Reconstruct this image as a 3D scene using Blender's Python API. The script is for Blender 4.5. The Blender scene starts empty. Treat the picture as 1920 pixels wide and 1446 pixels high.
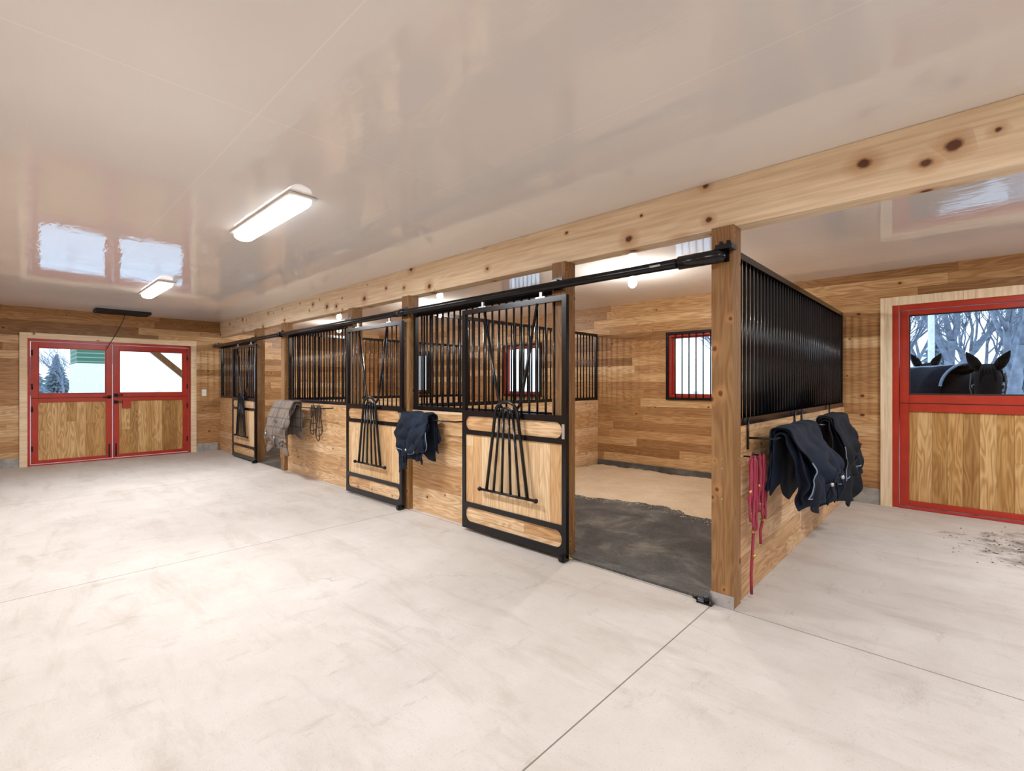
import bpy, bmesh, math, random
from mathutils import Vector, Matrix, noise
random.seed(7)
scene = bpy.context.scene
scene.view_settings.view_transform = 'Standard'
scene.view_settings.look = 'None'
scene.view_settings.exposure = 0.06
scene.view_settings.gamma = 1.02
H = 1.45
CEIL = 2.80
UE = 11.9     # end wall (double doors)
VB = 7.2      # back wall
UR = -5.0
VF = -1.6
# ------------------------------------------------------------ coordinates
# u runs along the aisle towards the double doors, v across it; world X=-u, Y=v
def P(u, v, z): return Vector((-u, v, z))

# ------------------------------------------------------------ material helpers
class G:
    def __init__(s, name):
        s.m = bpy.data.materials.new(name); s.m.use_nodes = True
        s.nt = s.m.node_tree; s.nt.nodes.clear()
        s.out = s.nt.nodes.new('ShaderNodeOutputMaterial')
    def n(s, t, ins=None, **kw):
        nd = s.nt.nodes.new(t)
        for k, v in kw.items(): setattr(nd, k, v)
        for k, v in (ins or {}).items(): s.set(nd.inputs[k], v)
        return nd
    def set(s, sock, v):
        if isinstance(v, bpy.types.NodeSocket): s.nt.links.new(v, sock)
        elif isinstance(v, (tuple, list)) and len(v) == 3 and sock.type == 'RGBA': sock.default_value = (*v, 1)
        else: sock.default_value = v
    def math(s, op, a, b=0.0, c=None):
        nd = s.n('ShaderNodeMath', operation=op); s.set(nd.inputs[0], a); s.set(nd.inputs[1], b)
        if c is not None: s.set(nd.inputs[2], c)
        return nd.outputs[0]
    def comb(s, x, y, z): return s.n('ShaderNodeCombineXYZ', {0: x, 1: y, 2: z}).outputs[0]
    def pos(s):
        g = s.n('ShaderNodeNewGeometry'); sp = s.n('ShaderNodeSeparateXYZ', {0: g.outputs['Position']})
        return g.outputs['Position'], sp.outputs
    def noise(s, vec, scale=1, detail=3, rough=.5, dist=0):
        nd = s.n('ShaderNodeTexNoise', {'Vector': vec, 'Scale': scale, 'Detail': detail, 'Roughness': rough, 'Distortion': dist})
        return nd.outputs[0]
    def ramp(s, f, stops, interp='LINEAR'):
        nd = s.n('ShaderNodeValToRGB', {0: f}); cr = nd.color_ramp; cr.interpolation = interp
        while len(cr.elements) < len(stops): cr.elements.new(0.5)
        for e, (p, c) in zip(cr.elements, stops):
            e.position = p; e.color = (*c, 1) if len(c) == 3 else c
        return nd.outputs[0]
    def rng(s, f, a, b, c, d):
        return s.n('ShaderNodeMapRange', {0: f, 1: a, 2: b, 3: c, 4: d}).outputs[0]
    def mix(s, f, a, b, mode='MIX'):
        nd = s.n('ShaderNodeMix', data_type='RGBA', blend_type=mode)
        s.set(nd.inputs[0], f); s.set(nd.inputs[6], a); s.set(nd.inputs[7], b)
        return nd.outputs[2]
    def bsdf(s, color, rough=.5, metal=0.0, bump=None, bstr=.3, bdist=.01, **kw):
        b = s.n('ShaderNodeBsdfPrincipled')
        s.set(b.inputs['Base Color'], color if isinstance(color, bpy.types.NodeSocket) else (*color, 1))
        s.set(b.inputs['Roughness'], rough); s.set(b.inputs['Metallic'], metal)
        for k, v in kw.items(): s.set(b.inputs[k.replace('_', ' ')], v)
        if bump is not None:
            bn = s.n('ShaderNodeBump', {'Strength': bstr, 'Distance': bdist, 'Height': bump})
            s.nt.links.new(bn.outputs[0], b.inputs['Normal'])
        s.nt.links.new(b.outputs[0], s.out.inputs[0])
        return b

def simple(name, col, rough=.5, metal=0, var=.12, vscale=12, bstr=0.1, **kw):
    g = G(name); p, _ = g.pos()
    n = g.noise(p, vscale, 4)
    c = g.mix(g.rng(n, .3, .7, 0, 1), tuple(x*(1-var) for x in col), tuple(min(1, x*(1+var)) for x in col))
    g.bsdf(c, rough, metal, n, bstr, .004, **kw)
    return g.m

def plank(name, along, across, h, L, tones, rough=.45, knots=.0, seam=.0022, gs=1.0, ringamt=.5, seamdark=.25, spec=.4, kr=1.0, kf=(2.3, 3.1)):
    g = G(name); p, xyz = g.pos()
    A = xyz[along]; C = xyz[across]; third = xyz[3-along-across]
    rowf = g.math('DIVIDE', C, h); row = g.math('FLOOR', rowf)
    r1 = g.n('ShaderNodeTexWhiteNoise', {'W': row}, noise_dimensions='1D').outputs[0]
    x = g.math('ADD', g.math('DIVIDE', A, L), g.math('MULTIPLY', r1, 7.3)); idx = g.math('FLOOR', x)
    rnd = g.n('ShaderNodeTexWhiteNoise', {'Vector': g.comb(row, idx, 3.1)}, noise_dimensions='3D').outputs[0]
    def edge(f, size, w):
        fr = g.math('FRACT', f); m = g.math('MINIMUM', fr, g.math('SUBTRACT', 1.0, fr))
        return g.rng(g.math('MULTIPLY', m, size), 0, w, 1, 0)
    sm = g.math('MAXIMUM', edge(rowf, h, seam), edge(x, L, seam*.7))
    ct = g.math('ADD', C, third)
    off = g.math('MULTIPLY', rnd, 91.0)
    fine = g.noise(g.comb(g.math('MULTIPLY', A, 2.2*gs), g.math('MULTIPLY', ct, 60*gs), off), 1, 5, .6)
    wide = g.noise(g.comb(g.math('MULTIPLY', A, .9*gs), g.math('MULTIPLY', ct, 7*gs), off), 1, 2, .5, .3)
    ring = g.math('SINE', g.math('MULTIPLY', wide, 75.0))
    ring = g.rng(ring, -1, 1, 0, 1)
    base = g.ramp(rnd, tones)
    dark = g.mix(1.0, base, (.50, .34, .19), 'MULTIPLY')
    f = g.math('ADD', g.math('MULTIPLY', ring, ringamt*.55), g.math('MULTIPLY', g.rng(fine, .35, .7, 0, 1), .45))
    col = g.mix(f, base, dark)
    patch = g.noise(g.comb(g.math('MULTIPLY', A, 1.3), g.math('MULTIPLY', ct, 3), off), 1.0, 2)
    col = g.mix(g.rng(patch, .45, .75, 0, .35), col, g.mix(1.0, base, (.75, .60, .46), 'MULTIPLY'))
    if knots > 0:
        wob = g.math('MULTIPLY', g.math('SUBTRACT', g.noise(p, 22, 2), .5), .07)
        vo = g.n('ShaderNodeTexVoronoi', {'Vector': g.comb(g.math('MULTIPLY', A, kf[0]), g.math('MULTIPLY', ct, kf[1]), 0.0), 'Scale': 1.0}, voronoi_dimensions='2D')
        sel = g.n('ShaderNodeSeparateColor', {0: vo.outputs['Color']}).outputs[0]
        d = g.math('DIVIDE', g.math('ADD', vo.outputs['Distance'], wob), g.rng(sel, 1-knots, 1, .25, kr))
        d = g.math('ADD', d, g.rng(sel, 1-knots-.001, 1-knots, 5, 0))
        kn = g.rng(d, .06, .11, 1, 0)
        kn2 = g.rng(d, .10, .30, .6, 0)
        col = g.mix(kn2, col, (.50, .24, .08)); col = g.mix(kn, col, (.12, .04, .015))
    col = g.mix(g.math('MULTIPLY', sm, 1-seamdark), col, (.06, .035, .02))
    hgt = g.math('SUBTRACT', g.math('MULTIPLY', fine, .15), sm)
    g.bsdf(col, rough, 0, hgt, .5, .003, Specular_IOR_Level=spec)
    return g.m

T_WALL = [(0, (.33, .175, .07)), (.3, (.50, .285, .125)), (.65, (.62, .385, .185)), (.9, (.74, .50, .27)), (1, (.84, .62, .38))]
T_DOOR = [(0, (.74, .49, .25)), (.5, (.84, .61, .35)), (1, (.92, .73, .47))]
T_LOW = [(0, (.62, .38, .18)), (.5, (.80, .56, .32)), (1, (.90, .70, .46))]
T_DOORX = [(0, (.44, .25, .08)), (.5, (.64, .40, .15)), (1, (.80, .56, .27))]
T_PINE = [(0, (.94, .79, .56)), (1, (.96, .83, .62))]
T_POST = [(0, (.31, .175, .07)), (1, (.36, .21, .09))]
M_wall_x = plank('wall_planks_x', 0, 2, .135, 2.2, T_WALL, .42, knots=.45, kr=.65, ringamt=.8)
M_wall_y = plank('wall_planks_y', 1, 2, .135, 2.2, T_WALL, .42, knots=.45, kr=.65, ringamt=.8)
M_low_x = plank('stall_boards_x', 0, 2, .14, 2.6, T_LOW, .45, knots=.35, kr=.55, ringamt=.8)
M_low_y = plank('stall_boards_y', 1, 2, .14, 2.6, T_LOW, .45, knots=.35, kr=.55, ringamt=.8)
M_dp_x = plank('door_boards_x', 2, 0, .12, 3.0, T_DOOR, .45, ringamt=.55)
M_dd_y = plank('dutch_boards_y', 2, 1, .13, 3.0, T_DOORX, .4, ringamt=.95)
M_dd_x = plank('dutch_boards_x', 2, 0, .13, 3.0, T_DOORX, .4, ringamt=.95)
M_pine_beam = plank('pine_beam', 0, 2, 9.0, 40, T_PINE, .5, knots=.9, ringamt=.20, gs=.6, kr=1.2, kf=(2.8, 3.4))
M_pine_v = plank('pine_trim_v', 2, 0, 9.0, 40, T_PINE, .5, knots=.3, ringamt=.2, gs=.7, kr=.5)
M_pine_h = plank('pine_trim_h', 1, 2, 9.0, 40, T_PINE, .5, knots=.3, ringamt=.2, gs=.7, kr=.5)
M_post = plank('post_wood', 2, 0, 9.0, 40, T_POST, .55, knots=.9, ringamt=.8, gs=1.0, kr=.9, kf=(3.5, 4.5))
M_black = simple('black_powdercoat', (.006, .006, .008), .22, 0, .1, 30, .02, Specular_IOR_Level=.35)
M_blackrough = simple('black_plastic', (.012, .012, .014), .6)
M_steel = simple('galvanised_steel', (.55, .56, .58), .35, .9)
M_red = simple('red_paint', (.43, .030, .012), .32, 0, .10, 8, .05)
M_white = simple('white_plastic', (.82, .82, .80), .4)
M_navy = simple('navy_blanket', (.006, .012, .027), .8, 0, .5, 6, .6, Specular_IOR_Level=.25)
M_navy2 = simple('black_blanket', (.007, .010, .016), .8, 0, .5, 6, .6, Specular_IOR_Level=.25)
M_trimblue = simple('blanket_piping', (.20, .28, .42), .6)
M_pink = simple('pink_webbing', (.38, .04, .085), .7)
M_leather = simple('dark_leather', (.05, .028, .018), .55)
M_brass = simple('brass_hardware', (.65, .45, .16), .3, .9)
M_purple = simple('purple_plastic', (.12, .02, .22), .35)
M_horse = simple('dark_horse_coat', (.0022, .0018, .002), .75, 0, .3, 10, .2, Specular_IOR_Level=.08)
M_rug = simple('horse_rug_fabric', (.0025, .004, .010), .9, 0, .4, 10, .3, Specular_IOR_Level=.08)
M_eye = simple('horse_eye', (.004, .003, .003), .08)
M_snow = simple('snow', (.84, .88, .95), .8, 0, .06, .8, .3)
M_whitew = simple('white_paint', (.82, .84, .88), .6)
M_bark = simple('frosted_bark', (.22, .25, .31), .9, 0, .4, 6, .5)
M_conifer = simple('conifer_needles', (.22, .28, .32), .9, 0, .6, 3, .6)
M_conc_base = simple('concrete_curb', (.36, .35, .33), .85, 0, .25, 9, .4)

def beige():
    g = G('beige_plaid_sheet'); p, xyz = g.pos()
    n = g.noise(p, 5, 4)
    base = g.mix(n, (.11, .085, .07), (.28, .225, .18))
    def stripe(c, k, w):
        fr = g.math('FRACT', g.math('MULTIPLY', c, k)); m = g.math('ABSOLUTE', g.math('SUBTRACT', fr, .5)); return g.rng(m, w, w+.04, 1, 0)
    s = g.math('MAXIMUM', stripe(xyz[0], 7, .06), stripe(xyz[2], 7, .06))
    c = g.mix(g.math('MULTIPLY', s, .6), base, (.05, .045, .05))
    g.bsdf(c, .85, 0, n, .5, .004); return g.m
M_beige = beige()

def concrete():
    g = G('concrete_floor'); p, xyz = g.pos()
    big = g.noise(p, .5, 5, .62); mid = g.noise(p, 2.6, 7, .68); fine = g.noise(p, 45, 4, .6)
    streak = g.noise(g.comb(g.math('MULTIPLY', xyz[0], .9), g.math('MULTIPLY', xyz[1], 3.4), 0.0), 1.2, 8, .72, .4)
    col = g.ramp(big, [(.3, (.54, .495, .455)), (.5, (.60, .56, .52)), (.7, (.65, .615, .58))])
    col = g.mix(g.rng(mid, .32, .60, .45, 0), col, (.47, .42, .37))
    col = g.mix(g.rng(streak, .50, .74, 0, .65), col, (.40, .345, .295))
    scuff = g.noise(g.comb(g.math('MULTIPLY', xyz[0], 5), g.math('MULTIPLY', xyz[1], 1.6), 2.0), 1.6, 9, .78, 0)
    col = g.mix(g.rng(scuff, .57, .74, 0, .65), col, (.33, .28, .235))
    spots = g.n('ShaderNodeTexVoronoi', {'Vector': p, 'Scale': 1.7})
    sc = g.n('ShaderNodeSeparateColor', {0: spots.outputs['Color']}).outputs[1]
    dd = g.math('ADD', spots.outputs['Distance'], g.math('MULTIPLY', g.noise(p, 30, 4), .16))
    st = g.math('MULTIPLY', g.rng(dd, .085, .16, 1, 0), g.rng(sc, .4, .95, 0, .8))
    col = g.mix(st, col, (.24, .19, .15))
    speck = g.noise(p, 120, 2)
    col = g.mix(g.rng(speck, .62, .76, 0, .55), col, (.26, .22, .18))
    vo = g.n('ShaderNodeTexVoronoi', {'Vector': g.n('ShaderNodeVectorMath', {0: p, 1: g.n('ShaderNodeVectorMath', {0: g.n('ShaderNodeTexNoise', {'Vector': p, 'Scale': 2.5, 'Detail': 5}).outputs['Color'], 1: (.5, .5, .5)}, operation='MULTIPLY').outputs[0]}, operation='ADD').outputs[0], 'Scale': .38}, feature='DISTANCE_TO_EDGE')
    cr = g.math('MULTIPLY', g.rng(vo.outputs[0], 0, .002, 1, 0), g.rng(g.noise(p, .9, 2), .54, .62, 0, .45))
    col = g.mix(cr, col, (.30, .26, .22))
    # worn-in dirt in front of the dutch door
    dx = g.math('DIVIDE', g.math('SUBTRACT', xyz[0], .55), .95); dy = g.math('DIVIDE', g.math('SUBTRACT', xyz[1], 6.1), 1.05)
    r2 = g.math('ADD', g.math('MULTIPLY', dx, dx), g.math('MULTIPLY', dy, dy))
    dn = g.math('ADD', g.rng(r2, 0, 1.3, .64, -.1), g.math('MULTIPLY', g.math('SUBTRACT', g.noise(p, 5, 8, .75), .5), 1.7))
    col = g.mix(g.rng(dn, .42, .74, 0, .85), col, (.10, .07, .05))
    def line(ax, c, w=.0045):
        return g.rng(g.math('ABSOLUTE', g.math('SUBTRACT', xyz[ax], c)), w*.6, w, 1, 0)
    ju = None
    for c in (-1.20, -4.64, -8.30, 2.6):
        l = line(0, c); ju = l if ju is None else g.math('MAXIMUM', ju, l)
    jv = line(1, 3.2)
    jj = g.math('MAXIMUM', ju, jv)
    col = g.mix(g.math('MULTIPLY', jj, .85), col, (.12, .10, .08))
    g.bsdf(col, g.rng(mid, .3, .7, .55, .75), 0, fine, .25, .001, Specular_IOR_Level=.3)
    return g.m
M_floor = concrete()

def ceilmat():
    g = G('ceiling_pvc'); p, xyz = g.pos()
    n = g.noise(p, 1.3, 3, .5); n2 = g.noise(g.comb(xyz[0], g.math('MULTIPLY', xyz[1], .35), 0.0), 9, 3)
    col = g.mix(n, (.81, .79, .78), (.86, .845, .835))
    fr = g.math('FRACT', g.math('DIVIDE', g.math('ADD', xyz[1], .35), 1.22)); m = g.math('MINIMUM', fr, g.math('SUBTRACT', 1.0, fr))
    s1 = g.rng(g.math('MULTIPLY', m, 1.22), .002, .005, 1, 0)
    fr2 = g.math('FRACT', g.math('DIVIDE', g.math('ADD', xyz[0], 2.58), 4.88)); m2 = g.math('MINIMUM', fr2, g.math('SUBTRACT', 1.0, fr2))
    s2 = g.rng(g.math('MULTIPLY', m2, 4.88), .002, .006, 1, 0)
    s = g.math('MAXIMUM', s1, s2)
    col = g.mix(g.math('MULTIPLY', s, .5), col, (.97, .95, .93))
    rip = g.noise(g.comb(g.math('MULTIPLY', xyz[0], 3.0), g.math('MULTIPLY', xyz[1], 11.0), 0.0), 1.0, 3, .6)
    h = g.math('ADD', g.math('MULTIPLY', n, 1.0), g.math('MULTIPLY', rip, .45))
    g.bsdf(col, g.rng(n2, .3, .7, .02, .07), 0, h, .17, .02, Specular_IOR_Level=1.0)
    return g.m
M_ceil = ceilmat()

def matmat():
    g = G('rubber_mat'); p, _ = g.pos()
    n = g.noise(p, 2.2, 7, .68, .6); f = g.noise(p, 60, 3)
    col = g.ramp(n, [(.38, (.045, .043, .042)), (.52, (.085, .082, .078)), (.66, (.21, .19, .165))])
    col = g.mix(g.rng(f, .55, .75, 0, .4), col, (.26, .22, .18))
    g.bsdf(col, .75, 0, g.noise(p, 40, 4), .4, .004)
    return g.m
M_mat = matmat()
def sandmat():
    g = G('bedding_sand'); p, _ = g.pos()
    n = g.noise(p, 3, 5, .6); f = g.noise(p, 90, 4)
    col = g.ramp(n, [(.3, (.80, .60, .39)), (.6, (.90, .72, .52)), (.8, (.94, .80, .62))])
    col = g.mix(g.rng(f, .35, .7, .5, 0), col, (.58, .42, .26))
    g.bsdf(col, .9, 0, g.noise(p, 35, 5, .7), .9, .02)
    return g.m
M_sand = sandmat()
def glassmat():
    g = G('window_glass')
    t = g.n('ShaderNodeBsdfTransparent', {0: (.93, .97, .98)}); gl = g.n('ShaderNodeBsdfGlossy', {0: (1, 1, 1), 'Roughness': .01})
    fr = g.n('ShaderNodeFresnel', {0: 1.2}); mx = g.n('ShaderNodeMixShader', {0: fr.outputs[0], 1: t.outputs[0], 2: gl.outputs[0]})
    g.nt.links.new(mx.outputs[0], g.out.inputs[0]); return g.m
M_glass = glassmat()
def emis(name, col, st):
    g = G(name); e = g.n('ShaderNodeEmission', {0: (*col, 1), 1: st}); g.nt.links.new(e.outputs[0], g.out.inputs[0]); return g.m
M_led = emis('led_diffuser', (1, .98, .98), 6)
M_ledend = emis('led_diffuser_end', (1, .96, .96), 1.6)
M_bulb = emis('bulb_glow', (1, .95, .88), 40)
def siding():
    g = G('green_siding'); p, xyz = g.pos()
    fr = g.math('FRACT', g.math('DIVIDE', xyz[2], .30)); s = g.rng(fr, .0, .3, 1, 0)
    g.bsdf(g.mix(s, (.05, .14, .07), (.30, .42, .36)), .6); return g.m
M_siding = siding()

# ------------------------------------------------------------ mesh builder
class MB:
    def __init__(s): s.v = []; s.f = []; s.mi = []; s.sm = []; s.mats = []
    def mat(s, m):
        if m not in s.mats: s.mats.append(m)
        return s.mats.index(m)
    def face(s, idx, m, smooth=False): s.f.append(idx); s.mi.append(s.mat(m)); s.sm.append(smooth)
    def box(s, u0, u1, v0, v1, z0, z1, m):
        b = len(s.v)
        for (u, v, z) in [(u0,v0,z0),(u1,v0,z0),(u1,v1,z0),(u0,v1,z0),(u0,v0,z1),(u1,v0,z1),(u1,v1,z1),(u0,v1,z1)]: s.v.append(P(u, v, z))
        for q in [(0,1,2,3),(4,5,6,7),(0,1,5,4),(1,2,6,5),(2,3,7,6),(3,0,4,7)]: s.face([b+i for i in q], m)
    def path(s, pts, r, m, n=8, closed=False, world=False):
        pts = [Vector(p) if world else P(*p) for p in pts]; k = len(pts)
        rr = r if isinstance(r, (list, tuple)) else [r]*k
        b = len(s.v); prev = None
        for i, p in enumerate(pts):
            if closed: d = pts[(i+1) % k]-pts[i-1]
            else: d = pts[min(i+1, k-1)]-pts[max(i-1, 0)]
            if d.length < 1e-9: d = Vector((0, 0, 1))
            d.normalize()
            if prev is None:
                a = Vector((0, 0, 1)) if abs(d.z) < .9 else Vector((1, 0, 0))
                x = d.cross(a).normalized()
            else:
                x = (prev-d*prev.dot(d))
                x = x.normalized() if x.length > 1e-6 else d.orthogonal().normalized()
            prev = x; y = d.cross(x)
            for j in range(n):
                a = 2*math.pi*j/n
                s.v.append(p+(x*math.cos(a)+y*math.sin(a))*rr[i])
        for i in range(k if closed else k-1):
            for j in range(n):
                i2 = (i+1) % k
                s.face([b+i*n+j, b+i*n+(j+1) % n, b+i2*n+(j+1) % n, b+i2*n+j], m, True)
        if not closed:
            s.face([b+j for j in range(n)], m); s.face([b+(k-1)*n+j for j in range(n)], m)
    def ball(s, c, r, m, n=10, sc=(1, 1, 1)):
        c = P(*c); b = len(s.v); h = n//2
        s.v.append(c+Vector((0, 0, r*sc[2])))
        for i in range(1, h):
            t = math.pi*i/h
            for j in range(n):
                a = 2*math.pi*j/n
                s.v.append(c+Vector((r*sc[0]*math.sin(t)*math.cos(a), r*sc[1]*math.sin(t)*math.sin(a), r*sc[2]*math.cos(t))))
        s.v.append(c-Vector((0, 0, r*sc[2]))); last = len(s.v)-1
        for j in range(n):
            s.face([b, b+1+j, b+1+(j+1) % n], m, True)
            s.face([last, last-n+j, last-n+(j+1) % n], m, True)
            for i in range(h-2):
                q = b+1+i*n
                s.face([q+j, q+(j+1) % n, q+n+(j+1) % n, q+n+j], m, True)
    def prism(s, poly, ax, a0, a1, m):
        b = len(s.v); n = len(poly)
        for a in (a0, a1):
            for (x, y) in poly:
                s.v.append(P(x, a, y) if ax == 'v' else P(a, x, y) if ax == 'u' else P(x, y, a))
        s.face([b+i for i in range(n)], m); s.face([b+n+i for i in range(n)], m)
        for i in range(n): s.face([b+i, b+(i+1) % n, b+n+(i+1) % n, b+n+i], m)
    def grid(s, fn, nu, nv, m, smooth=True):
        b = len(s.v)
        for i in range(nu+1):
            for j in range(nv+1): s.v.append(P(*fn(i/nu, j/nv)))
        for i in range(nu):
            for j in range(nv):
                q = b+i*(nv+1)+j; s.face([q, q+1, q+nv+2, q+nv+1], m, smooth)
    def obj(s, name, bevel=0, parent=None, solid=0, sub=0, recalc=True):
        me = bpy.data.meshes.new(name); me.from_pydata([tuple(v) for v in s.v], [], s.f)
        for m in s.mats: me.materials.append(m)
        for p, mi, sm in zip(me.polygons, s.mi, s.sm): p.material_index = mi; p.use_smooth = sm
        if recalc:
            bm = bmesh.new(); bm.from_mesh(me); bmesh.ops.recalc_face_normals(bm, faces=bm.faces); bm.to_mesh(me); bm.free()
        xs = [v.co for v in me.vertices]
        c = Vector(((min(v.x for v in xs)+max(v.x for v in xs))/2, (min(v.y for v in xs)+max(v.y for v in xs))/2, min(v.z for v in xs)))
        me.transform(Matrix.Translation(-c))
        o = bpy.data.objects.new(name, me); o.location = c; scene.collection.objects.link(o)
        if parent:
            o.parent = parent; o.location = c-parent.location
        if solid:
            md = o.modifiers.new('Solidify', 'SOLIDIFY'); md.thickness = solid; md.offset = 0
        if sub:
            md = o.modifiers.new('Subdivision', 'SUBSURF'); md.levels = sub; md.render_levels = sub
        if bevel:
            md = o.modifiers.new('Bevel', 'BEVEL'); md.width = bevel; md.segments = 2; md.limit_method = 'ANGLE'; md.angle_limit = math.radians(50)
        return o

def empty(name, u, v, z):
    e = bpy.data.objects.new(name, None); e.location = P(u, v, z); e.empty_display_size = .2
    scene.collection.objects.link(e); return e

# ------------------------------------------------------------ room shell
b = MB(); b.box(UR-.15, UE+.15, VF-.15, VB+.15, -.12, 0, M_floor); b.obj('floor')
b = MB(); b.box(UR-.15, UE+.15, VF-.15, VB+.15, CEIL, CEIL+.12, M_ceil); b.obj('ceiling')

def wall(name, ax, a0, a1, c0, c1, openings, m):
    b = MB()
    def bx(p, q, z0, z1):
        if q-p < 1e-4 or z1-z0 < 1e-4: return
        if ax == 'u': b.box(p, q, c0, c1, z0, z1, m)
        else: b.box(c0, c1, p, q, z0, z1, m)
    cur = a0
    for (o0, o1, z0, z1) in sorted(openings):
        bx(cur, o0, 0, CEIL); bx(o0, o1, 0, z0); bx(o0, o1, z1, CEIL); cur = o1
    bx(cur, a1, 0, CEIL)
    return b.obj(name)
DD = (.27, 2.70, .0, 2.25)         # double dutch door opening (v range)
RD = (-.80, .61, .0, 2.37)         # right dutch door opening (u range)
WZ = (1.24, 2.22)
WINS = [(2.40, 3.38), (6.03, 7.01), (9.64, 10.62)]
wall('wall_left', 'v', VF-.15, VB+.15, UE, UE+.15, [DD], M_wall_y)
wall('wall_back', 'u', UR, UE, VB, VB+.15, [RD]+[(a, c, *WZ) for a, c in WINS], M_wall_x)
wall('wall_right', 'v', VF-.15, VB+.15, UR-.15, UR, [], M_wall_y)
wall('wall_front', 'u', UR, UE, VF-.15, VF, [], M_wall_x)

b = MB(); b.box(UE-.012, UE, VF, DD[0]-.10, 0, .17, M_conc_base); b.box(UE-.012, UE, DD[1]+.10, 3.2, 0, .17, M_conc_base); b.obj('baseboard_left')
b = MB(); b.box(RD[1]+.11, 1.07, VB-.012, VB, 0, .19, M_conc_base); b.box(UR, RD[0]-.11, VB-.012, VB, 0, .19, M_conc_base); b.obj('baseboard_back')

b = MB()
for v0, v1 in ((DD[0]-.10, DD[0]), (DD[1], DD[1]+.10)): b.box(UE-.03, UE, v0, v1, 0, DD[3]+.10, M_pine_h)
b.box(UE-.03, UE, DD[0], DD[1], DD[3], DD[3]+.10, M_pine_h); b.obj('trim_1', .003)
b = MB()
for u0, u1 in ((RD[0]-.11, RD[0]), (RD[1], RD[1]+.11)): b.box(u0, u1, VB-.03, VB, 0, RD[3]+.10, M_pine_v)
b.box(RD[0], RD[1], VB-.03, VB, RD[3], RD[3]+.10, M_pine_v); b.obj('trim_2', .003)

# ------------------------------------------------------------ double dutch doors, end wall
def dutch_leaf_v(name, v0, v1, latch_side):
    b = MB(); u0, u1 = UE+.02, UE+.07; s = .095
    zt, zg1, zg0, zp1, zp0 = DD[3]-.05, 2.10, 1.27, 1.12, .09
    b.box(u0, u1, v0, v0+s, .03, zt, M_red); b.box(u0, u1, v1-s, v1, .03, zt, M_red)
    b.box(u0, u1, v0+s, v1-s, zg1, zt, M_red)
    b.box(u0, u1, v0+s, v1-s, zp1, zg0, M_red)
    b.box(u0, u1, v0+s, v1-s, .03, zp0, M_red)
    b.box(u0-.008, u0, v0+.01, v1-.01, (zg0+zp1)/2-.004, (zg0+zp1)/2+.004, M_blackrough)
    b.box(u0+.02, u0+.035, v0+s, v1-s, zp0, zp1, M_dd_y)
    b.box(u0+.022, u0+.028, v0+s, v1-s, zg0, zg1, M_glass)
    for (a0, a1, z0, z1) in ((v0+s, v0+s+.015, zg0, zg1), (v1-s-.015, v1-s, zg0, zg1), (v0+s, v1-s, zg0, zg0+.015), (v0+s, v1-s, zg1-.015, zg1)):
        b.box(u0+.005, u0+.022, a0, a1, z0, z1, M_red)
    vv = v1-.045 if latch_side > 0 else v0+.045
    for z in (1.235, 1.10) if latch_side < 0 else (1.20,):
        b.box(u0-.02, u0, vv-.03, vv+.03, z-.03, z+.03, M_black)
        b.path([(u0-.02, vv, z), (u0-.05, vv, z), (u0-.055, vv+.10*(-latch_side), z)], .009, M_black)
    if latch_side < 0: b.box(u0-.03, u0, v0+.14, v0+.27, .98, 1.13, M_red)
    b.box(u0-.015, u0, vv-.012, vv+.012, .05, .30, M_black)
    hv = v0+.02 if latch_side > 0 else v1-.02
    for z in (.3, 1.0, 1.4, 2.0): b.path([(u0-.01, hv, z-.05), (u0-.01, hv, z+.05)], .01, M_black)
    return b.obj(name, .003)
b = MB()
b.box(UE-.002, UE+.1, DD[0], DD[0]+.035, 0, DD[3], M_red); b.box(UE-.002, UE+.1, DD[1]-.035, DD[1], 0, DD[3], M_red)
b.box(UE-.002, UE+.1, DD[0]+.035, DD[1]-.035, DD[3]-.045, DD[3], M_red); b.box(UE-.005, UE+.12, DD[0]+.035, DD[1]-.035, 0, .022, M_red)
b.obj('door_frame_left', .003)
mid = (DD[0]+DD[1])/2-.06
dutch_leaf_v('door_1', DD[0]+.04, mid-.004, 1)
dutch_leaf_v('door_2', mid+.004, DD[1]-.04, -1)

b = MB()
b.box(RD[0], RD[0]+.06, VB-.005, VB+.12, 0, RD[3], M_red); b.box(RD[1]-.06, RD[1], VB-.005, VB+.12, 0, RD[3], M_red)
b.box(RD[0]+.06, RD[1]-.06, VB-.005, VB+.12, RD[3]-.06, RD[3], M_red); b.box(RD[0]+.06, RD[1]-.06, VB-.02, VB+.12, 0, .022, M_red)
b.obj('door_frame_back', .003)
b = MB(); v0, v1 = VB+.03, VB+.08; u0, u1 = RD[0]+.065, RD[1]-.065; s = .085
zt, zg1, zg0, zp1, zp0 = RD[3]-.065, 2.25, 1.325, 1.13, .09
b.box(u0, u0+s, v0, v1, .03, zt, M_red); b.box(u1-s, u1, v0, v1, .03, zt, M_red)
b.box(u0+s, u1-s, v0, v1, zg1, zt, M_red); b.box(u0+s, u1-s, v0, v1, zp1, zg0, M_red); b.box(u0+s, u1-s, v0, v1, .03, zp0, M_red)
b.box(u0+.01, u1-.01, v0-.006, v0, 1.222, 1.230, M_blackrough)
b.box(u0+s, u1-s, v0+.02, v0+.035, zp0, zp1, M_dd_x)
b.box(u0+s, u1-s, v0+.022, v0+.028, zg0, zg1, M_glass)
b.box(u0+s, u1-s, v0+.005, v0+.02, zg0, zg0+.015, M_blackrough); b.box(u0+s, u1-s, v0+.005, v0+.02, zg1-.015, zg1, M_blackrough)
b.box(u1-s-.012, u1-s, v0+.005, v0+.02, zg0, zg1, M_blackrough)
b.obj('door_3', .003)

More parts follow.
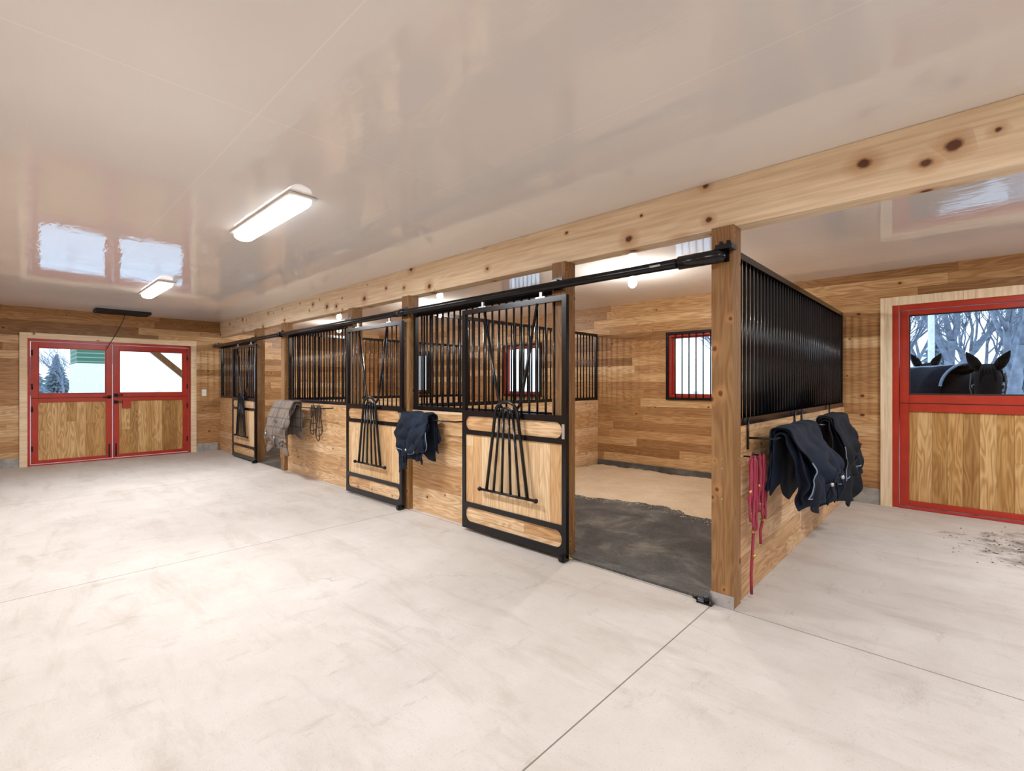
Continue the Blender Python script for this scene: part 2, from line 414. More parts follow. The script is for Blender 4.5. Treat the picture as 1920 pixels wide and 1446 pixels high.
for i, (a, c) in enumerate(WINS):
    b = MB(); z0, z1 = WZ
    for (p, q, r, t) in ((a-.04, a, z0-.04, z1+.04), (c, c+.04, z0-.04, z1+.04), (a, c, z0-.04, z0), (a, c, z1, z1+.04)):
        b.box(p, q, VB-.035, VB, r, t, M_black)
    for (p, q, r, t) in ((a, a+.03, z0, z1), (c-.03, c, z0, z1), (a+.03, c-.03, z0, z0+.03), (a+.03, c-.03, z1-.03, z1)):
        b.box(p, q, VB+.0, VB+.12, r, t, M_red)
    for (p, q, r, t) in ((a+.03, a+.06, z0+.03, z1-.03), (c-.06, c-.03, z0+.03, z1-.03), (a+.06, c-.06, z0+.03, z0+.055), (a+.06, c-.06, z1-.055, z1-.03)):
        b.box(p, q, VB+.07, VB+.11, r, t, M_red)
    b.box(a+.06, c-.06, VB+.088, VB+.094, z0+.055, z1-.055, M_glass)
    k = 9
    for j in range(1, k):
        uu = a+(c-a)*j/k; b.path([(uu, VB-.018, z0), (uu, VB-.018, z1)], .010, M_black)
    b.obj('window_%d' % (i+1), .002)

# ------------------------------------------------------------ beam and posts
PF = 3.20; PS = .14
b = MB(); b.box(UR, UE, 3.25, 3.39, 2.476, CEIL, M_pine_beam); b.obj('support_beam', .005)
POSTS = [1.07, 2.41, 4.66, 5.95, 8.24, 9.50]
for i, u in enumerate(POSTS):
    b = MB(); b.box(u, u+PS, PF, PF+PS, 0, 2.475, M_post)
    if i == 0:
        b.box(u-.004, u+PS+.004, PF-.006, PF, .0, .085, M_steel)
        b.box(u+PS, u+PS+.005, PF-.006, PF+PS, 0, .085, M_steel)
        for k in (.03, .11): b.ball((u+k, PF-.008, .05), .008, M_steel, 8)
    for z in (.9, .96, .7): b.ball((u+.07, PF-.002, z), .006, M_steel, 6)
    b.obj('support_post', .006)

# ------------------------------------------------------------ grilled stall walls
def grill(b, ax, a0, a1, c, z0, z1, sp=.095, r=.0105):
    def bx(p, q, w, za, zb):
        if ax == 'u': b.box(p, q, c-w, c+w, za, zb, M_black)
        else: b.box(c-w, c+w, p, q, za, zb, M_black)
    bx(a0, a1, .022, z0, z0+.05); bx(a0, a1, .022, z1-.045, z1)
    bx(a0, a0+.04, .02, z0+.05, z1-.045); bx(a1-.04, a1, .02, z0+.05, z1-.045)
    n = max(2, int(round((a1-a0-.08)/sp)))
    for i in range(1, n):
        t = a0+.04+(a1-a0-.08)*i/n
        p = [(t, c, z0+.05), (t, c, z1-.045)] if ax == 'u' else [(c, t, z0+.05), (c, t, z1-.045)]
        b.path(p, r, M_black)
GZ0, GZ1 = 1.15, 2.27
def fixed_front(u0, u1):
    b = MB(); b.box(u0, u1, 3.255, 3.315, 0, GZ0, M_low_x)
    grill(b, 'u', u0, u1, 3.285, GZ0, GZ1)
    b.obj('stall_front_panel')
fixed_front(2.552, 4.658); fixed_front(6.092, 8.238); fixed_front(9.642, UE)
def partition(u0, v0, v1, z1, sp=.09, r=.0115):
    b = MB(); b.box(u0, u0+.06, v0, v1, 0, 1.165, M_low_y)
    grill(b, 'v', v0, v1, u0+.03, 1.165, z1, sp, r)
    return b.obj('stall_partition')
partition(1.085, PF+PS+.002, VB, 2.34, .085, .0125)
partition(4.70, PF+PS+.002, VB, 2.33); partition(8.28, PF+PS+.002, VB, 2.33)

# ------------------------------------------------------------ sliding stall doors
def fillet(b, u, z, su, sz, r, v0, v1, m):
    poly = [(u, z)]
    for k in range(7):
        a = math.pi/2*k/6
        poly.append((u+su*(r-r*math.sin(a)), z+sz*(r-r*math.cos(a))))
    b.prism(poly, 'v', v0, v1, m)
def stall_door(u0, u1):
    b = MB(); v0, v1 = 3.125, 3.165; s = .045; uc = (u0+u1)/2
    zb, zt = .03, 2.18
    b.box(u0, u0+s, v0, v1, zb, zt, M_black); b.box(u1-s, u1, v0, v1, zb, zt, M_black)
    rails = [(zb, .10), (.245, .29), (.955, 1.0), (1.135, 1.19), (2.135, zt)]
    for z0, z1 in rails: b.box(u0+s, u1-s, v0, v1, z0, z1, M_black)
    b.box(u0+s, u1-s, v0+.014, v1-.006, .29, .955, M_dp_x)
    for z0, z1 in ((.10, .245), (1.0, 1.135)):
        b.box(u0+s, u1-s, v0+.014, v1-.006, z0, z1, M_low_x)
        for (uu, su) in ((u0+s, 1), (u1-s, -1)):
            for (zz, sz) in ((z0, 1), (z1, -1)): fillet(b, uu, zz, su, sz, .066, v0, v0+.014, M_black)
    vc = (v0+v1)/2
    def vz(d):
        d = abs(d)
        if d <= .13: return 1.26-.07*math.sqrt(max(0, 1-(d/.13)**2))+.0
        return 1.26+(d-.13)/(.33-.13)*(2.135-1.26)
    n = 13
    for i in range(1, n):
        d = -((u1-u0-2*s)/2)+(u1-u0-2*s)*i/n
        top = 2.135 if abs(d) >= .33 else vz(d)
        if top > 1.2: b.path([(uc+d, vc, 1.19), (uc+d, vc, top)], .0085, M_black)
    pts = [(uc-.33, vc-.01, 2.14), (uc-.15, vc-.01, 1.34)]
    for k in range(9):
        a = math.pi*k/8; pts.append((uc-.13*math.cos(a), vc-.01, 1.29-.09*math.sin(a)))
    pts += [(uc+.15, vc-.01, 1.34), (uc+.33, vc-.01, 2.14)]
    b.path(pts, .0135, M_black)
    vf = v0-.035
    pts = [(uc-.255, vf, .46), (uc-.14, vf, 1.17)]
    for k in range(1, 8):
        a = math.pi*k/8; pts.append((uc-.135*math.cos(a), vf, 1.19+.10*math.sin(a)))
    pts += [(uc+.14, vf, 1.17), (uc+.255, vf, .46)]
    b.path(pts, .0155, M_black)
    pts = []
    for k in range(9):
        a = math.pi*k/8; pts.append((uc-.085*math.cos(a), vf, 1.15+.085*math.sin(a)))
    b.path(pts, .010, M_black)
    for d0, d1 in ((-.085, -.16), (-.03, -.055), (.03, .055), (.085, .16)):
        b.path([(uc+d0, vf, 1.15 if abs(d0) > .05 else 1.22), (uc+d1, vf, .46)], .012, M_black)
    b.path([(uc-.345, vf, .455), (uc+.345, vf, .455)], .013, M_black)
    for d in (-.35, .35): b.ball((uc+d, vf, .455), .022, M_black)
    for d in (-.14, .14): b.path([(uc+d, vf, 1.165), (uc+d, v0+.01, 1.165)], .016, M_black)
    for uu in (u0+.28, u1-.28):
        b.box(uu-.012, uu+.012, v0+.012, v0+.030, zt, 2.232, M_steel)
        b.box(uu-.05, uu+.05, v0+.005, v0+.035, zt, zt+.012, M_steel)
        b.path([(uu, v0+.021, 2.18), (uu, v0+.021, 2.232)], .008, M_steel)
    b.box(u0-.0, u0+.05, v0-.03, v1+.0, .004, .05, M_black)
    b.path([(u0+.025, v0-.045, .03), (u0+.025, v0-.03, .03)], .022, M_black, 12)
    b.box(u0+.008, u0+.036, v0-.012, v0, 1.0, 1.12, M_steel)
    b.obj('sliding_stall_door')
stall_door(2.345, 3.63); stall_door(4.69, 5.99); stall_door(9.38, 10.66)

b = MB(); rv, rz = 3.135, 2.268
b.path([(1.19, rv, rz), (UE-.02, rv, rz)], .034, M_black, 16)
b.path([(1.14, rv, rz), (1.40, rv, rz)], .045, M_black, 16)
b.path([(4.63, rv, rz), (4.83, rv, rz)], .041, M_black, 16)
b.path([(8.2, rv, rz), (8.4, rv, rz)], .041, M_black, 16)
b.ball((1.14, rv, rz), .046, M_black)
for u in [1.14]+[x+.07 for x in POSTS[1:]]+[UE-.1]:
    b.box(u-.03, u+.03, rv, PF-.008, rz+.012, rz+.05, M_black)
    b.box(u-.045, u+.045, PF-.008, PF-.001 if u < 11 else PF+.05, rz-.03, rz+.075, M_black)
b.box(1.05, 1.15, rv-.03, PF-.002, rz+.035, rz+.065, M_black)
for k in (1.075, 1.12): b.path([(k, rv-.01, rz+.065), (k, rv-.01, rz+.085)], .014, M_black)
b.box(1.52, 1.60, rv-.0355, rv-.030, rz-.006, rz+.008, M_steel)
b.obj('door_track_rail')

b = MB(); b.box(1.19, 1.29, PF-.05, PF-.01, .0, .012, M_black); b.path([(1.23, PF-.03, .012), (1.23, PF-.03, .055)], .018, M_black, 12)
b.path([(1.29, PF-.03, .012), (1.31, PF-.05, .03), (1.28, PF-.06, .04)], .006, M_black); b.obj('door_floor_guide')
b = MB()
for i in range(24):
    t = 1.28-i*.014; w = .009; cu = 2.425
    pts = [(cu+(w*math.cos(a) if i % 2 else 0), PF-.012+(0 if i % 2 else w*math.cos(a)*.6), t+.011*math.sin(a)) for a in [2*math.pi*k/8 for k in range(8)]]
    b.path(pts, .003, M_steel, 5, closed=True)
b.obj('stall_chain')
b = MB(); b.path([(2.425, PF-.01, .90), (2.40, PF-.013, .6), (2.39, PF-.013, .3), (2.37, PF-.015, .06)], .008, M_leather, 6)
b.path([(2.425, PF-.01, .90), (2.415, PF-.012, .6), (2.43, PF-.012, .35), (2.385, PF-.014, .10)], .007, M_black, 6)
b.path([(2.37, PF-.015, .06), (2.36, PF-.012, .02), (2.33, PF-.012, .015)], .006, M_brass, 6); b.obj('lead_strap')

# ------------------------------------------------------------ stall floors
def stall_floor(u0, u1, idx):
    b = MB(); v0, v1 = 3.24, VB-.02
    b.box(u0, u1, PF+PS+.01, v1, .001, .020, M_mat)
    b.box(u0, u1, v1-.02, v1, .02, .13, M_mat); b.obj('rubber_floor_mat', .003)
    b = MB()
    def fn(s, t):
        u = u0+.02+(u1-u0-.04)*s
        edge = 5.15+.30*noise.noise(Vector((u*1.3, idx*5, 0)))+.12*noise.noise(Vector((u*5, idx*5, 1)))+.05*noise.noise(Vector((u*16, idx*5, 1)))
        v = edge+(v1-.03-edge)*t
        hgt = min(1, t*5)*min(1, (1-t)*12+.25)
        z = .0215+hgt*(.045+.035*noise.noise(Vector((u*2, v*2, 0)))+.015*noise.noise(Vector((u*9, v*9, 0))))-(.004 if t == 0 else 0)
        return (u, v, z)
    b.grid(fn, 90, 50, M_sand)
    rs = random.Random(idx)
    for k in range(320):
        u = rs.uniform(u0+.1, u1-.1); v = fn((u-u0-.02)/(u1-u0-.04), 0)[1]-abs(rs.gauss(0, .10)); r = rs.uniform(.003, .009)
        b.ball((u, max(3.5, v), .020+r*.2), r, M_sand, 6, (1, 1, .35))
    b.obj('bedding_sand')
b = MB(); b.box(1.215, 2.405, 3.22, PF+PS+.008, .001, .018, M_mat); b.box(4.805, 5.945, 3.22, PF+PS+.008, .001, .018, M_mat); b.box(8.385, 9.495, 3.22, PF+PS+.008, .001, .018, M_mat); b.obj('threshold_mat')
stall_floor(1.16, 4.68, 0); stall_floor(4.78, 8.26, 1); stall_floor(8.36, UE-.01, 2)

# ------------------------------------------------------------ ceiling light fixtures
def fixture(uc, vc, power):
    e = empty('ceiling_light_fixture', uc, vc, CEIL)
    b = MB(); b.box(uc-.66, uc+.66, vc-.10, vc+.10, CEIL-.018, CEIL, M_white)
    b.obj('housing', .008, e)
    b = MB()
    def prof(s, d=0): return [(vc+.078*s*math.cos(math.pi*k/10), CEIL-.018-.062*s*math.sin(math.pi*k/10)**.6) for k in range(11)]
    b.prism(prof(1), 'u', uc-.59, uc+.59, M_led)
    for a0, a1, s in ((.59, .615, .97), (.615, .635, .85)):
        b.prism(prof(s), 'u', uc+a0, uc+a1, M_ledend); b.prism(prof(s), 'u', uc-a1, uc-a0, M_ledend)
    b.obj('diffuser', 0, e)
    l = bpy.data.lights.new('led_light', 'AREA'); l.shape = 'RECTANGLE'; l.size = 1.15; l.size_y = .13
    l.energy = power; l.color = (.95, .97, 1)
    o = bpy.data.objects.new('led_light', l); o.location = (0, 0, -.092); scene.collection.objects.link(o); o.parent = e
PW = 72
fixture(4.07, 1.46, PW*.95); fixture(8.25, 1.46, PW*1.1); fixture(-.15, 1.46, PW*.6); fixture(-3.6, 1.46, PW*.9)  # first two in view; last two unseen, added to light the room
fixture(-1.4, 5.3, PW); fixture(6.2, -.9, PW*.6); fixture(1.9, -.9, PW*.45)  # all three out of view, added as extra fill light

for u in (2.85, 6.5, 10.1):
    v = 5.1; e = empty('stall_jar_light', u, v, CEIL)
    b = MB(); b.path([(u, v, CEIL), (u, v, CEIL-.03)], .06, M_white, 20); b.path([(u, v, CEIL-.03), (u, v, CEIL-.08)], .032, M_white, 16); b.obj('lamp_base', 0, e)
    b = MB(); b.ball((u, v, CEIL-.145), .052, M_bulb, 14, (1, 1, 1.35)); b.obj('bulb', 0, e)
    l = bpy.data.lights.new('jar_point', 'POINT'); l.energy = 62; l.color = (1, .94, .85); l.shadow_soft_size = .04
    o = bpy.data.objects.new('jar_point', l); o.location = (0, 0, -.26); scene.collection.objects.link(o); o.parent = e

# ------------------------------------------------------------ blankets
def blanket(name, p0, p1, out, z, df, db, mat, seed, bulge=.07, layers=2, piping=True, straps=3, rough=1.0):
    b = MB(); p0 = Vector(p0); p1 = Vector(p1); out = Vector(out); L = (p1-p0).length; ax = (p1-p0)/L
    def surf(layer):
        sd = seed*13.7+layer*5.1
        def fn(s, t):
            tt = t*2-1; side = 1 if tt > 0 else -1; q = abs(tt); top = .14
            g = .016*layer
            if q < top:
                a = q/top*math.pi/2; o = side*(.035+g)*math.sin(a); zz = z+.02+g+.025*math.cos(a); dist = 0
            else:
                dist = (q-top)/(1-top); drop = (df if side > 0 else db)*(1-.13*layer)
                drop *= 1+.30*noise.noise(Vector((s*2.3, sd, side)))+.07*rough*math.sin(s*9+sd)
                zz = z+.02-drop*dist
                o = side*(.035+g+bulge*math.sin(min(1, dist*1.25)*math.pi*.55))
                if side < 0: o = -(.03+g+.02*dist)
                fold = math.sin(s*11+sd+2.2*dist)+.7*math.sin(s*21+sd*2-3*dist)+.9*noise.noise(Vector((s*5, dist*3, sd)))
                o += (.034*rough*fold*min(1, dist*1.8)+.03*noise.noise(Vector((s*4, dist*5, sd))))*(1 if side > 0 else .2)
            ss = (s-.5)*(1+.25*dist*(0.5+.9*noise.noise(Vector((dist*2.2, sd, 4)))))+.5+.09*noise.noise(Vector((dist*3, s*2, sd)))
            pos = p0+ax*(L*ss)+out*o
            zz += .022*noise.noise(Vector((s*6, q*6, sd)))
            return (pos.x, pos.y, zz)
        return fn
    for l in range(layers): b.grid(surf(l), 34, 44, mat)
    o = b.obj(name, 0, None, .014, 1, recalc=False)
    b = MB(); f = surf(layers-1)
    def offp(s, t, d=.018):
        p = f(s, t); return (p[0]+out.x*d, p[1]+out.y*d, p[2])
    if piping:
        b.path([offp(k/30, .995, .005) for k in range(31)], .005, M_trimblue, 6)
        b.path([offp(.0, .75+.24*k/20, .004) for k in range(21)], .004, M_trimblue, 6)
    rs = random.Random(seed)
    for k in range(straps):
        s0 = .15+.7*rs.random(); q = offp(s0, .93)
        dl = .10+.12*rs.random()
        b.path([q, (q[0]+out.x*.02, q[1]+out.y*.02, q[2]-dl*.5), (q[0]+.02, q[1]+.01, q[2]-dl), (q[0]+.01, q[1]-.02, q[2]-dl*.6), offp(min(1, s0+.1), .9)], .009, mat, 6)
        b.ball((q[0]+out.x*.01, q[1]+out.y*.01, q[2]-.02), .016, M_steel, 8)
    c = b.obj('straps_and_piping'); c.parent = o; c.location = c.location-o.location
    return o
def rack(pts_list, name='blanket_rack', r=.008):
    b = MB()
    for pts in pts_list: b.path(pts, r, M_black, 8)
    b.obj(name)
wu = 1.085
for (va, vb_) in ((3.50, 4.75), (5.0, 6.25)):
    o = .17
    rack([[(wu-.008, va, 1.08), (wu-o, va+.04, 1.08), (wu-o, vb_-.04, 1.08), (wu-.008, vb_, 1.08)],
          [(wu-.010, va, 1.22), (wu-.010, va, 1.00)], [(wu-.010, vb_, 1.22), (wu-.010, vb_, 1.00)],
          [(wu-o, (va+vb_)/2, 1.08), (wu-.010, (va+vb_)/2, 1.08)]])
blanket('horse_blanket', (wu-.17, 3.66), (wu-.17, 4.46), (-1, 0), 1.07, .52, .45, M_navy, 3, .12, 3)
blanket('horse_blanket', (wu-.17, 5.12), (wu-.17, 5.85), (-1, 0), 1.085, .66, .5, M_navy2, 8, .09, 3)
rack([[(3.66, 3.245, 1.07), (3.68, 3.08, 1.07), (4.60, 3.08, 1.07), (4.62, 3.245, 1.07)]])
blanket('horse_blanket', (4.06, 3.08), (4.52, 3.08), (0, -1), 1.065, .50, .4, M_navy, 5, .06, 3, True, 1, .7)
rack([[(6.6, 3.245, 1.10), (6.62, 3.05, 1.10), (8.15, 3.05, 1.10), (8.17, 3.245, 1.10)]])
blanket('horse_blanket', (7.35, 3.05), (8.1, 3.05), (0, -1), 1.105, .72, .5, M_beige, 11, .12, 3, False, 3, .6)

def halter(name, u, v, z, out, mat, drop=.5, seed=1, rope=None, wd=1.0):
    rs = random.Random(seed); b = MB(); o = Vector(out); a = Vector((-o.y, o.x))
    b.path([(u, v, z), (u+o.x*.05, v+o.y*.05, z), (u+o.x*.06, v+o.y*.06, z+.03)], .006, M_black, 6)
    cx = Vector((u, v))+o*.045
    def pt(da, dz, do=0): q = cx+a*da+o*do; return (q.x, q.y, z+dz)
    for (w, d, k, ph) in ((.045, drop*.62, 0, .3), (.065, drop*.85, .012, -.4), (.03, drop, .022, .8)):
        pts = []
        for i in range(16):
            t = i/16*2*math.pi
            pts.append(pt(wd*(w*math.sin(t)*(1-.5*math.cos(t))+.018*math.sin(3*t+ph)), -d/2+d/2*math.cos(t)+.012*math.sin(2*t+ph), k+.008*rs.random()))
        b.path(pts, .0075, mat, 6, closed=True)
    for (da, dz) in ((.05, -drop*.45), (-.05, -drop*.5), (.03, -drop*.75), (0, -drop)):
        q = pt(da*wd, dz, .012); b.ball(q, .013, M_brass, 8)
    if rope:
        pts = [pt(0, 0, .01), pt(.03, -.2, .012), pt(-.03, -.45, .01), pt(.015, -rope*.85, .006), pt(.0, -rope, .004)]
        b.path(pts, .010, mat, 8); b.ball(pt(0, -rope*.72, .02), .016, M_brass, 8)
    b.obj(name)
halter('halter_and_lead_rope', wu-.002, 3.44, .96, (-1, 0), M_pink, .50, 2, .92, 1.1)
halter('halter_and_lead_rope', wu-.002, 3.64, .95, (-1, 0), M_pink, .45, 5, .62, 1.3)
halter('halter_and_lead_rope', 6.95, 3.253, 1.12, (0, -1), M_leather, .52, 3, None, 1.6)
halter('halter_and_lead_rope', 7.14, 3.253, 1.12, (0, -1), M_leather, .44, 4, None, 1.5)

b = MB(); ku, kv = 9.35, 3.85
b.path([(ku, kv, .75), (ku, kv, 1.08)], [.12, .15], M_purple, 20); b.path([(ku, kv, 1.07), (ku, kv, 1.10)], .157, M_purple, 20)
b.path([(ku-.15, kv, 1.08), (ku-.1, kv, 1.22), (ku+.1, kv, 1.22), (ku+.15, kv, 1.08)], .005, M_steel)
b.box(ku-.25, ku+.25, kv-.2, kv+.2, .021, .75, M_low_x)
b.obj('feed_bucket_on_stand')

b = MB(); b.box(11.15, 11.55, 1.10, 1.90, CEIL-.05, CEIL, M_blackrough)
for k in range(9): b.box(11.17+k*.042, 11.185+k*.042, 1.12, 1.88, CEIL-.06, CEIL-.05, M_black)
b.obj('ceiling_vent')
b = MB(); pts = []
for k in range(24):
    t = k/23; pts.append((11.5+.38*t, 1.55-.22*t+.07*math.sin(t*3.1), CEIL-.06-.62*t+.12*math.sin(t*3.14)))
b.path(pts, .006, M_blackrough, 6); b.obj('hanging_cord')
b = MB(); b.box(UE-.008, UE, 2.90, 2.99, 1.19, 1.33, M_white); b.box(UE-.02, UE-.008, 2.935, 2.955, 1.24, 1.28, M_white); b.obj('light_switch', .003)

rs = random.Random(4); b = MB()
for i in range(200):
    a = rs.gauss(0, 1); c = rs.gauss(0, 1); u = -.45+a*.26; v = min(6.95, 6.12+c*.34); r = rs.uniform(.003, .009)
    b.ball((u, v, r*.2), r, M_leather, 6, (1, rs.uniform(.6, 1.3), .3))
b.obj('dirt_clumps')

# ------------------------------------------------------------ outdoors
b = MB(); b.box(UE+.15, 90, -60, 60, -.3, -.06, M_snow); b.box(-40, UE+.15, VB+.15, 60, -.3, -.06, M_snow); b.obj('snowy_ground')
b = MB(); b.box(12.95, 13.09, 3.0, 3.14, -.06, 2.75, M_post); b.box(12.95, 13.09, -1.0, 4.5, 2.75, 2.95, M_post)
b.prism([(1.55, 2.75), (1.72, 2.75), (3.0, 1.55), (3.0, 1.38)], 'u', 12.97, 13.07, M_post); b.obj('porch_post')
b = MB(); b.box(45, 50, 3.45, 5.5, 2.9, 4.4, M_siding); b.box(44.9, 50, 3.4, 5.6, -.06, 2.9, M_whitew); b.prism([(3.2, 4.4), (5.8, 4.4), (4.5, 5.2)], 'u', 44.7, 50.3, M_whitew); b.obj('green_shed')
def fence(name, p0, p1, n, h=1.25):
    b = MB(); p0 = Vector(p0); p1 = Vector(p1)
    for i in range(n+1):
        p = p0+(p1-p0)*i/n; b.box(p.x-.06, p.x+.06, p.y-.06, p.y+.06, -.06, h, M_whitew)
    for z in (.35, .7, 1.05):
        b.path([(p0.x, p0.y, z), (p1.x, p1.y, z)], .055, M_whitew, 4)
    b.obj(name)
fence('paddock_fence', (20, -3), (20, 8), 5)
fence('paddock_fence', (-8, 13), (12, 13), 9)
def bare_tree_mesh(seed):
    rs = random.Random(seed); b = MB()
    def br(p, d, L, r, dep):
        q = p+d*L; b.path([p, (p+q)/2+Vector((rs.uniform(-1, 1), rs.uniform(-1, 1), 0))*L*.06, q], [r, r*.85, r*.68], M_bark, 6 if dep > 3 else 3, world=True)
        if dep == 0: return
        for k in range(4 if dep > 3 else 3):
            nd = (d+Vector((rs.uniform(-1, 1), rs.uniform(-1, 1), rs.uniform(-.25, .8)))*.75).normalized()
            st = q if k == 0 else p+d*L*rs.uniform(.45, 1)
            br(st, nd, L*rs.uniform(.6, .82), r*.54, dep-1)
    br(Vector((0, 0, -.06)), Vector((0, 0, 1)), 1.9, .11, 5)
    return b
protos = []
for sdd in (1, 2, 3):
    o = bare_tree_mesh(sdd).obj('bare_tree'); protos.append(o)
rs = random.Random(12)
spots = [(-1.9, 17), (1.3, 23), (3.4, 21), (-4, 21), (5, 24), (-6, 18), (7.5, 22), (9, 25), (-.6, 25), (11, 21), (-1.35, 13.8),
         (62, -7), (66, -3), (60, 3), (0.2, 20), (2.6, 27), (-2.6, 27), (-.2, 31), (2, 33), (6, 30), (56, -2), (-1, 19), (58, 1.2), (57, 4.6)]
for i, (u, v) in enumerate(spots):
    o = protos[i] if i < 3 else bpy.data.objects.new('bare_tree', protos[i % 3].data)
    if i >= 3: scene.collection.objects.link(o)
    s = rs.uniform(1.0, 1.5); o.location = P(u, v, -.06)
    if u > 50: s *= .75
    o.scale = (s, s, s); o.rotation_euler = (0, 0, rs.uniform(0, 6.28))
def conifer(u, v, h, seed):
    rs = random.Random(seed); b = MB(); b.path([(u, v, -.06), (u, v, h*.9)], [.14, .03], M_bark, 6)
    for k in range(14):
        z = .5+(h-.5)*k/14; r = (1-k/14.5)*h*.34; n = 18; base = len(b.v); b.v.append(P(u, v, z+h*.13))
        for j in range(n*2):
            a = math.pi*j/n+k; rr = r*(1 if j % 2 else .55)*rs.uniform(.8, 1.2); b.v.append(P(u+rr*math.cos(a), v+rr*math.sin(a), z-rs.uniform(0, .2)*r))
        for j in range(n*2): b.face([base, base+1+j, base+1+(j+1) % (n*2)], M_conifer)
    b.obj('conifer_tree')
for i, (u, v, h) in enumerate([(74, 2.0, 4.4), (78, 4.2, 5.0), (75, 6.6, 4.6), (80, -1, 5.0), (79, .8, 5.4), (5, 46, 6), (-7, 44, 6), (-3, 48, 7), (1.5, 50, 6), (10, 46, 6)]): conifer(u, v, h, i)
b = MB(); b.path([(.55, 15, -.06), (.55, 15, 4.3)], [.07, .06], M_whitew, 10); b.ball((.55, 15, 4.3), .1, M_whitew); b.obj('lamp_pole')

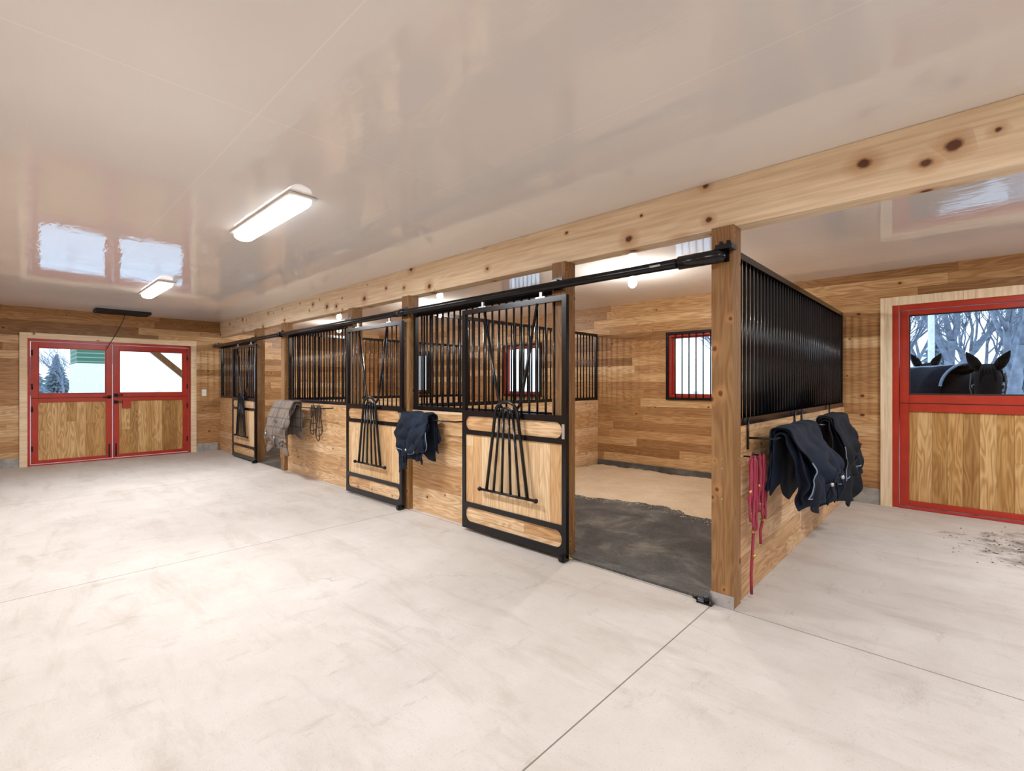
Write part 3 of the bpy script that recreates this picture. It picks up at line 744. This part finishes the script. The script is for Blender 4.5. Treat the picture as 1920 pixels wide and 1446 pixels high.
# ------------------------------------------------------------ horses
def skin(name, chains, mat, parent, root=0, sub=2):
    vs = []; es = []; rad = []
    for ch in chains:
        prev = None
        for it in ch:
            if isinstance(it, int): prev = it; continue
            vs.append(it[:3]); rad.append(it[3] if len(it) == 4 else it[3:5]); i = len(vs)-1
            if prev is not None: es.append((prev, i))
            prev = i
    me = bpy.data.meshes.new(name); me.from_pydata(vs, es, []); me.materials.append(mat)
    o = bpy.data.objects.new(name, me); scene.collection.objects.link(o); o.parent = parent
    md = o.modifiers.new('Skin', 'SKIN'); md.use_smooth_shade = True
    for i, sv in enumerate(me.skin_vertices[0].data):
        r = rad[i]; sv.radius = r if isinstance(r, tuple) else (r, r); sv.use_root = (i == root)
    md = o.modifiers.new('Subdivision', 'SUBSURF'); md.levels = sub; md.render_levels = sub
    return o
def horse(u, v, heading, s, head_turn=0.0, head_drop=0.0, blanket_m=M_rug):
    e = bpy.data.objects.new('horse', None); scene.collection.objects.link(e)
    e.location = P(u, v, -.06); e.rotation_euler = (0, 0, heading); e.scale = (s, s, s)
    ct, st = math.cos(head_turn), math.sin(head_turn); px, pz = .86, 1.60
    def hp(dx, dy, dz): return (px+dx*ct-dy*st, dx*st+dy*ct, pz+dz-head_drop)
    trunk = [(-.62, 0, 1.22, .27), (-.30, 0, 1.20, .30), (.05, 0, 1.18, .31), (.38, 0, 1.20, .29), (.60, 0, 1.33-head_drop*.2, .20), (.74, 0, 1.48-head_drop*.6, .155),
             (*hp(.04, 0, .06), .125), (*hp(.16, 0, .08), .115), (*hp(.25, 0, -.02), .125), (*hp(.34, 0, -.16), .10), (*hp(.42, 0, -.32), .072), (*hp(.47, 0, -.43), .068)]
    ch = [trunk]
    for sd in (-1, 1):
        ch.append([0, (-.66, sd*.16, 1.05, .17), (-.52, sd*.18, .80, .11), (-.74, sd*.17, .52, .055), (-.70, sd*.17, .28, .036), (-.66, sd*.17, .12, .042), (-.62, sd*.17, .04, .055)])
        ch.append([3, (.40, sd*.16, 1.0, .14), (.38, sd*.17, .78, .075), (.40, sd*.17, .50, .05), (.39, sd*.17, .28, .034), (.41, sd*.17, .12, .04), (.44, sd*.17, .04, .053)])
    ch.append([0, (-.88, 0, 1.28, .06), (-.98, 0, 1.05, .06), (-1.0, 0, .75, .07), (-1.0, 0, .5, .03)])
    skin('body', ch, M_horse, e, 1)
    b = MB()
    for sd in (-1, 1):
        q0 = Vector(hp(.14, sd*.065, .14)); q1 = Vector(hp(.15, sd*.115, .24)); q2 = Vector(hp(.17, sd*.165, .33))
        b.path([q0, q0.lerp(q1, .5), q1, q1.lerp(q2, .5), q2], [.034, .048, .046, .030, .004], M_horse, 10, world=True)
    o = b.obj('ears'); o.parent = e
    b = MB()
    for sd in (-1, 1):
        q = hp(.285, sd*.10, -.04); b.ball((-q[0], q[1], q[2]), .026, M_eye, 10)
    for k in range(22):
        t = k/21; x = .42+.5*t; z = 1.50+.24*t-head_drop*t
        b.path([(x, 0, z+.04), (x-.02, .08, z-.02), (x-.03, .13, z-.13)], [.035, .030, .010], M_horse, 6, world=True)
    for k in range(5):
        b.path([hp(.15, (k-2)*.02, .18), hp(.26, (k-2)*.026, .12), hp(.34, (k-2)*.03, .0)], [.018, .015, .004], M_horse, 5, world=True)
    ring = []
    for k in range(12):
        a = 2*math.pi*k/12; ring.append(hp(.37+.035*math.sin(a), .105*math.cos(a), -.22+.10*math.sin(a)))
    b.path(ring, .009, M_leather, 6, closed=True, world=True)
    b.path([hp(.20, .125, .10), hp(.25, .133, -.05), hp(.36, .108, -.18)], .008, M_leather, 6, world=True)
    b.path([hp(.20, -.125, .10), hp(.25, -.133, -.05), hp(.36, -.108, -.18)], .008, M_leather, 6, world=True)
    o = b.obj('eyes_mane_halter'); o.parent = e
    b = MB()
    def fn(a, t):
        x = -.88+1.42*a; ang = -1.95+3.9*t
        rx = .335 if a < .85 else .335-.08*(a-.85)/.15
        if a < .12: rx = .335-.09*(.12-a)/.12
        zc = 1.20 if a < .8 else 1.20+.10*(a-.8)/.2
        y = rx*1.0*math.sin(ang); z = zc+rx*1.05*math.cos(ang)
        z += .01*math.sin(a*20+ang*3)
        return (-x, y, z)
    b.grid(fn, 24, 24, blanket_m); b.path([(.88-1.42*k/20, 0.0, 1.565) for k in range(21)], .008, M_trimblue, 5)
    b.path([(fn(1, .1+.8*k/20)[0], fn(1, .1+.8*k/20)[1], fn(1, .1+.8*k/20)[2]+.01) for k in range(21)], .010, M_trimblue, 5)
    o = b.obj('horse_rug', 0, None, .02, 1, recalc=False); o.parent = e
    return e
horse(.27, 8.93, math.radians(-60), 1.12, head_turn=math.radians(-31), head_drop=.24)
horse(.90, 10.75, math.radians(-60), 1.08, head_turn=math.radians(-25), head_drop=.10)
horse(-1.75, 9.5, math.radians(-120), 1.0, head_turn=0, head_drop=.25)

# ------------------------------------------------------------ world
w = bpy.data.worlds.new('overcast_sky'); scene.world = w; w.use_nodes = True; nt = w.node_tree
bg = nt.nodes['Background']; tc = nt.nodes.new('ShaderNodeTexCoord'); sp = nt.nodes.new('ShaderNodeSeparateXYZ'); nt.links.new(tc.outputs['Generated'], sp.inputs[0])
rp = nt.nodes.new('ShaderNodeValToRGB'); nt.links.new(sp.outputs[2], rp.inputs[0])
rp.color_ramp.elements[0].position = 0; rp.color_ramp.elements[0].color = (.80, .89, 1, 1); rp.color_ramp.elements[1].position = .6; rp.color_ramp.elements[1].color = (.58, .76, 1, 1)
nt.links.new(rp.outputs[0], bg.inputs[0]); bg.inputs[1].default_value = 2.0

# ------------------------------------------------------------ camera
cd = bpy.data.cameras.new('camera'); cam = bpy.data.objects.new('camera', cd); scene.collection.objects.link(cam)
cd.sensor_width = 36; cd.lens = 36*897/1920; cd.shift_y = -3/1920; cd.clip_start = .05
cam.location = (0, 0, H); cam.rotation_euler = (math.radians(90), 0, math.radians(43.33)); scene.camera = cam
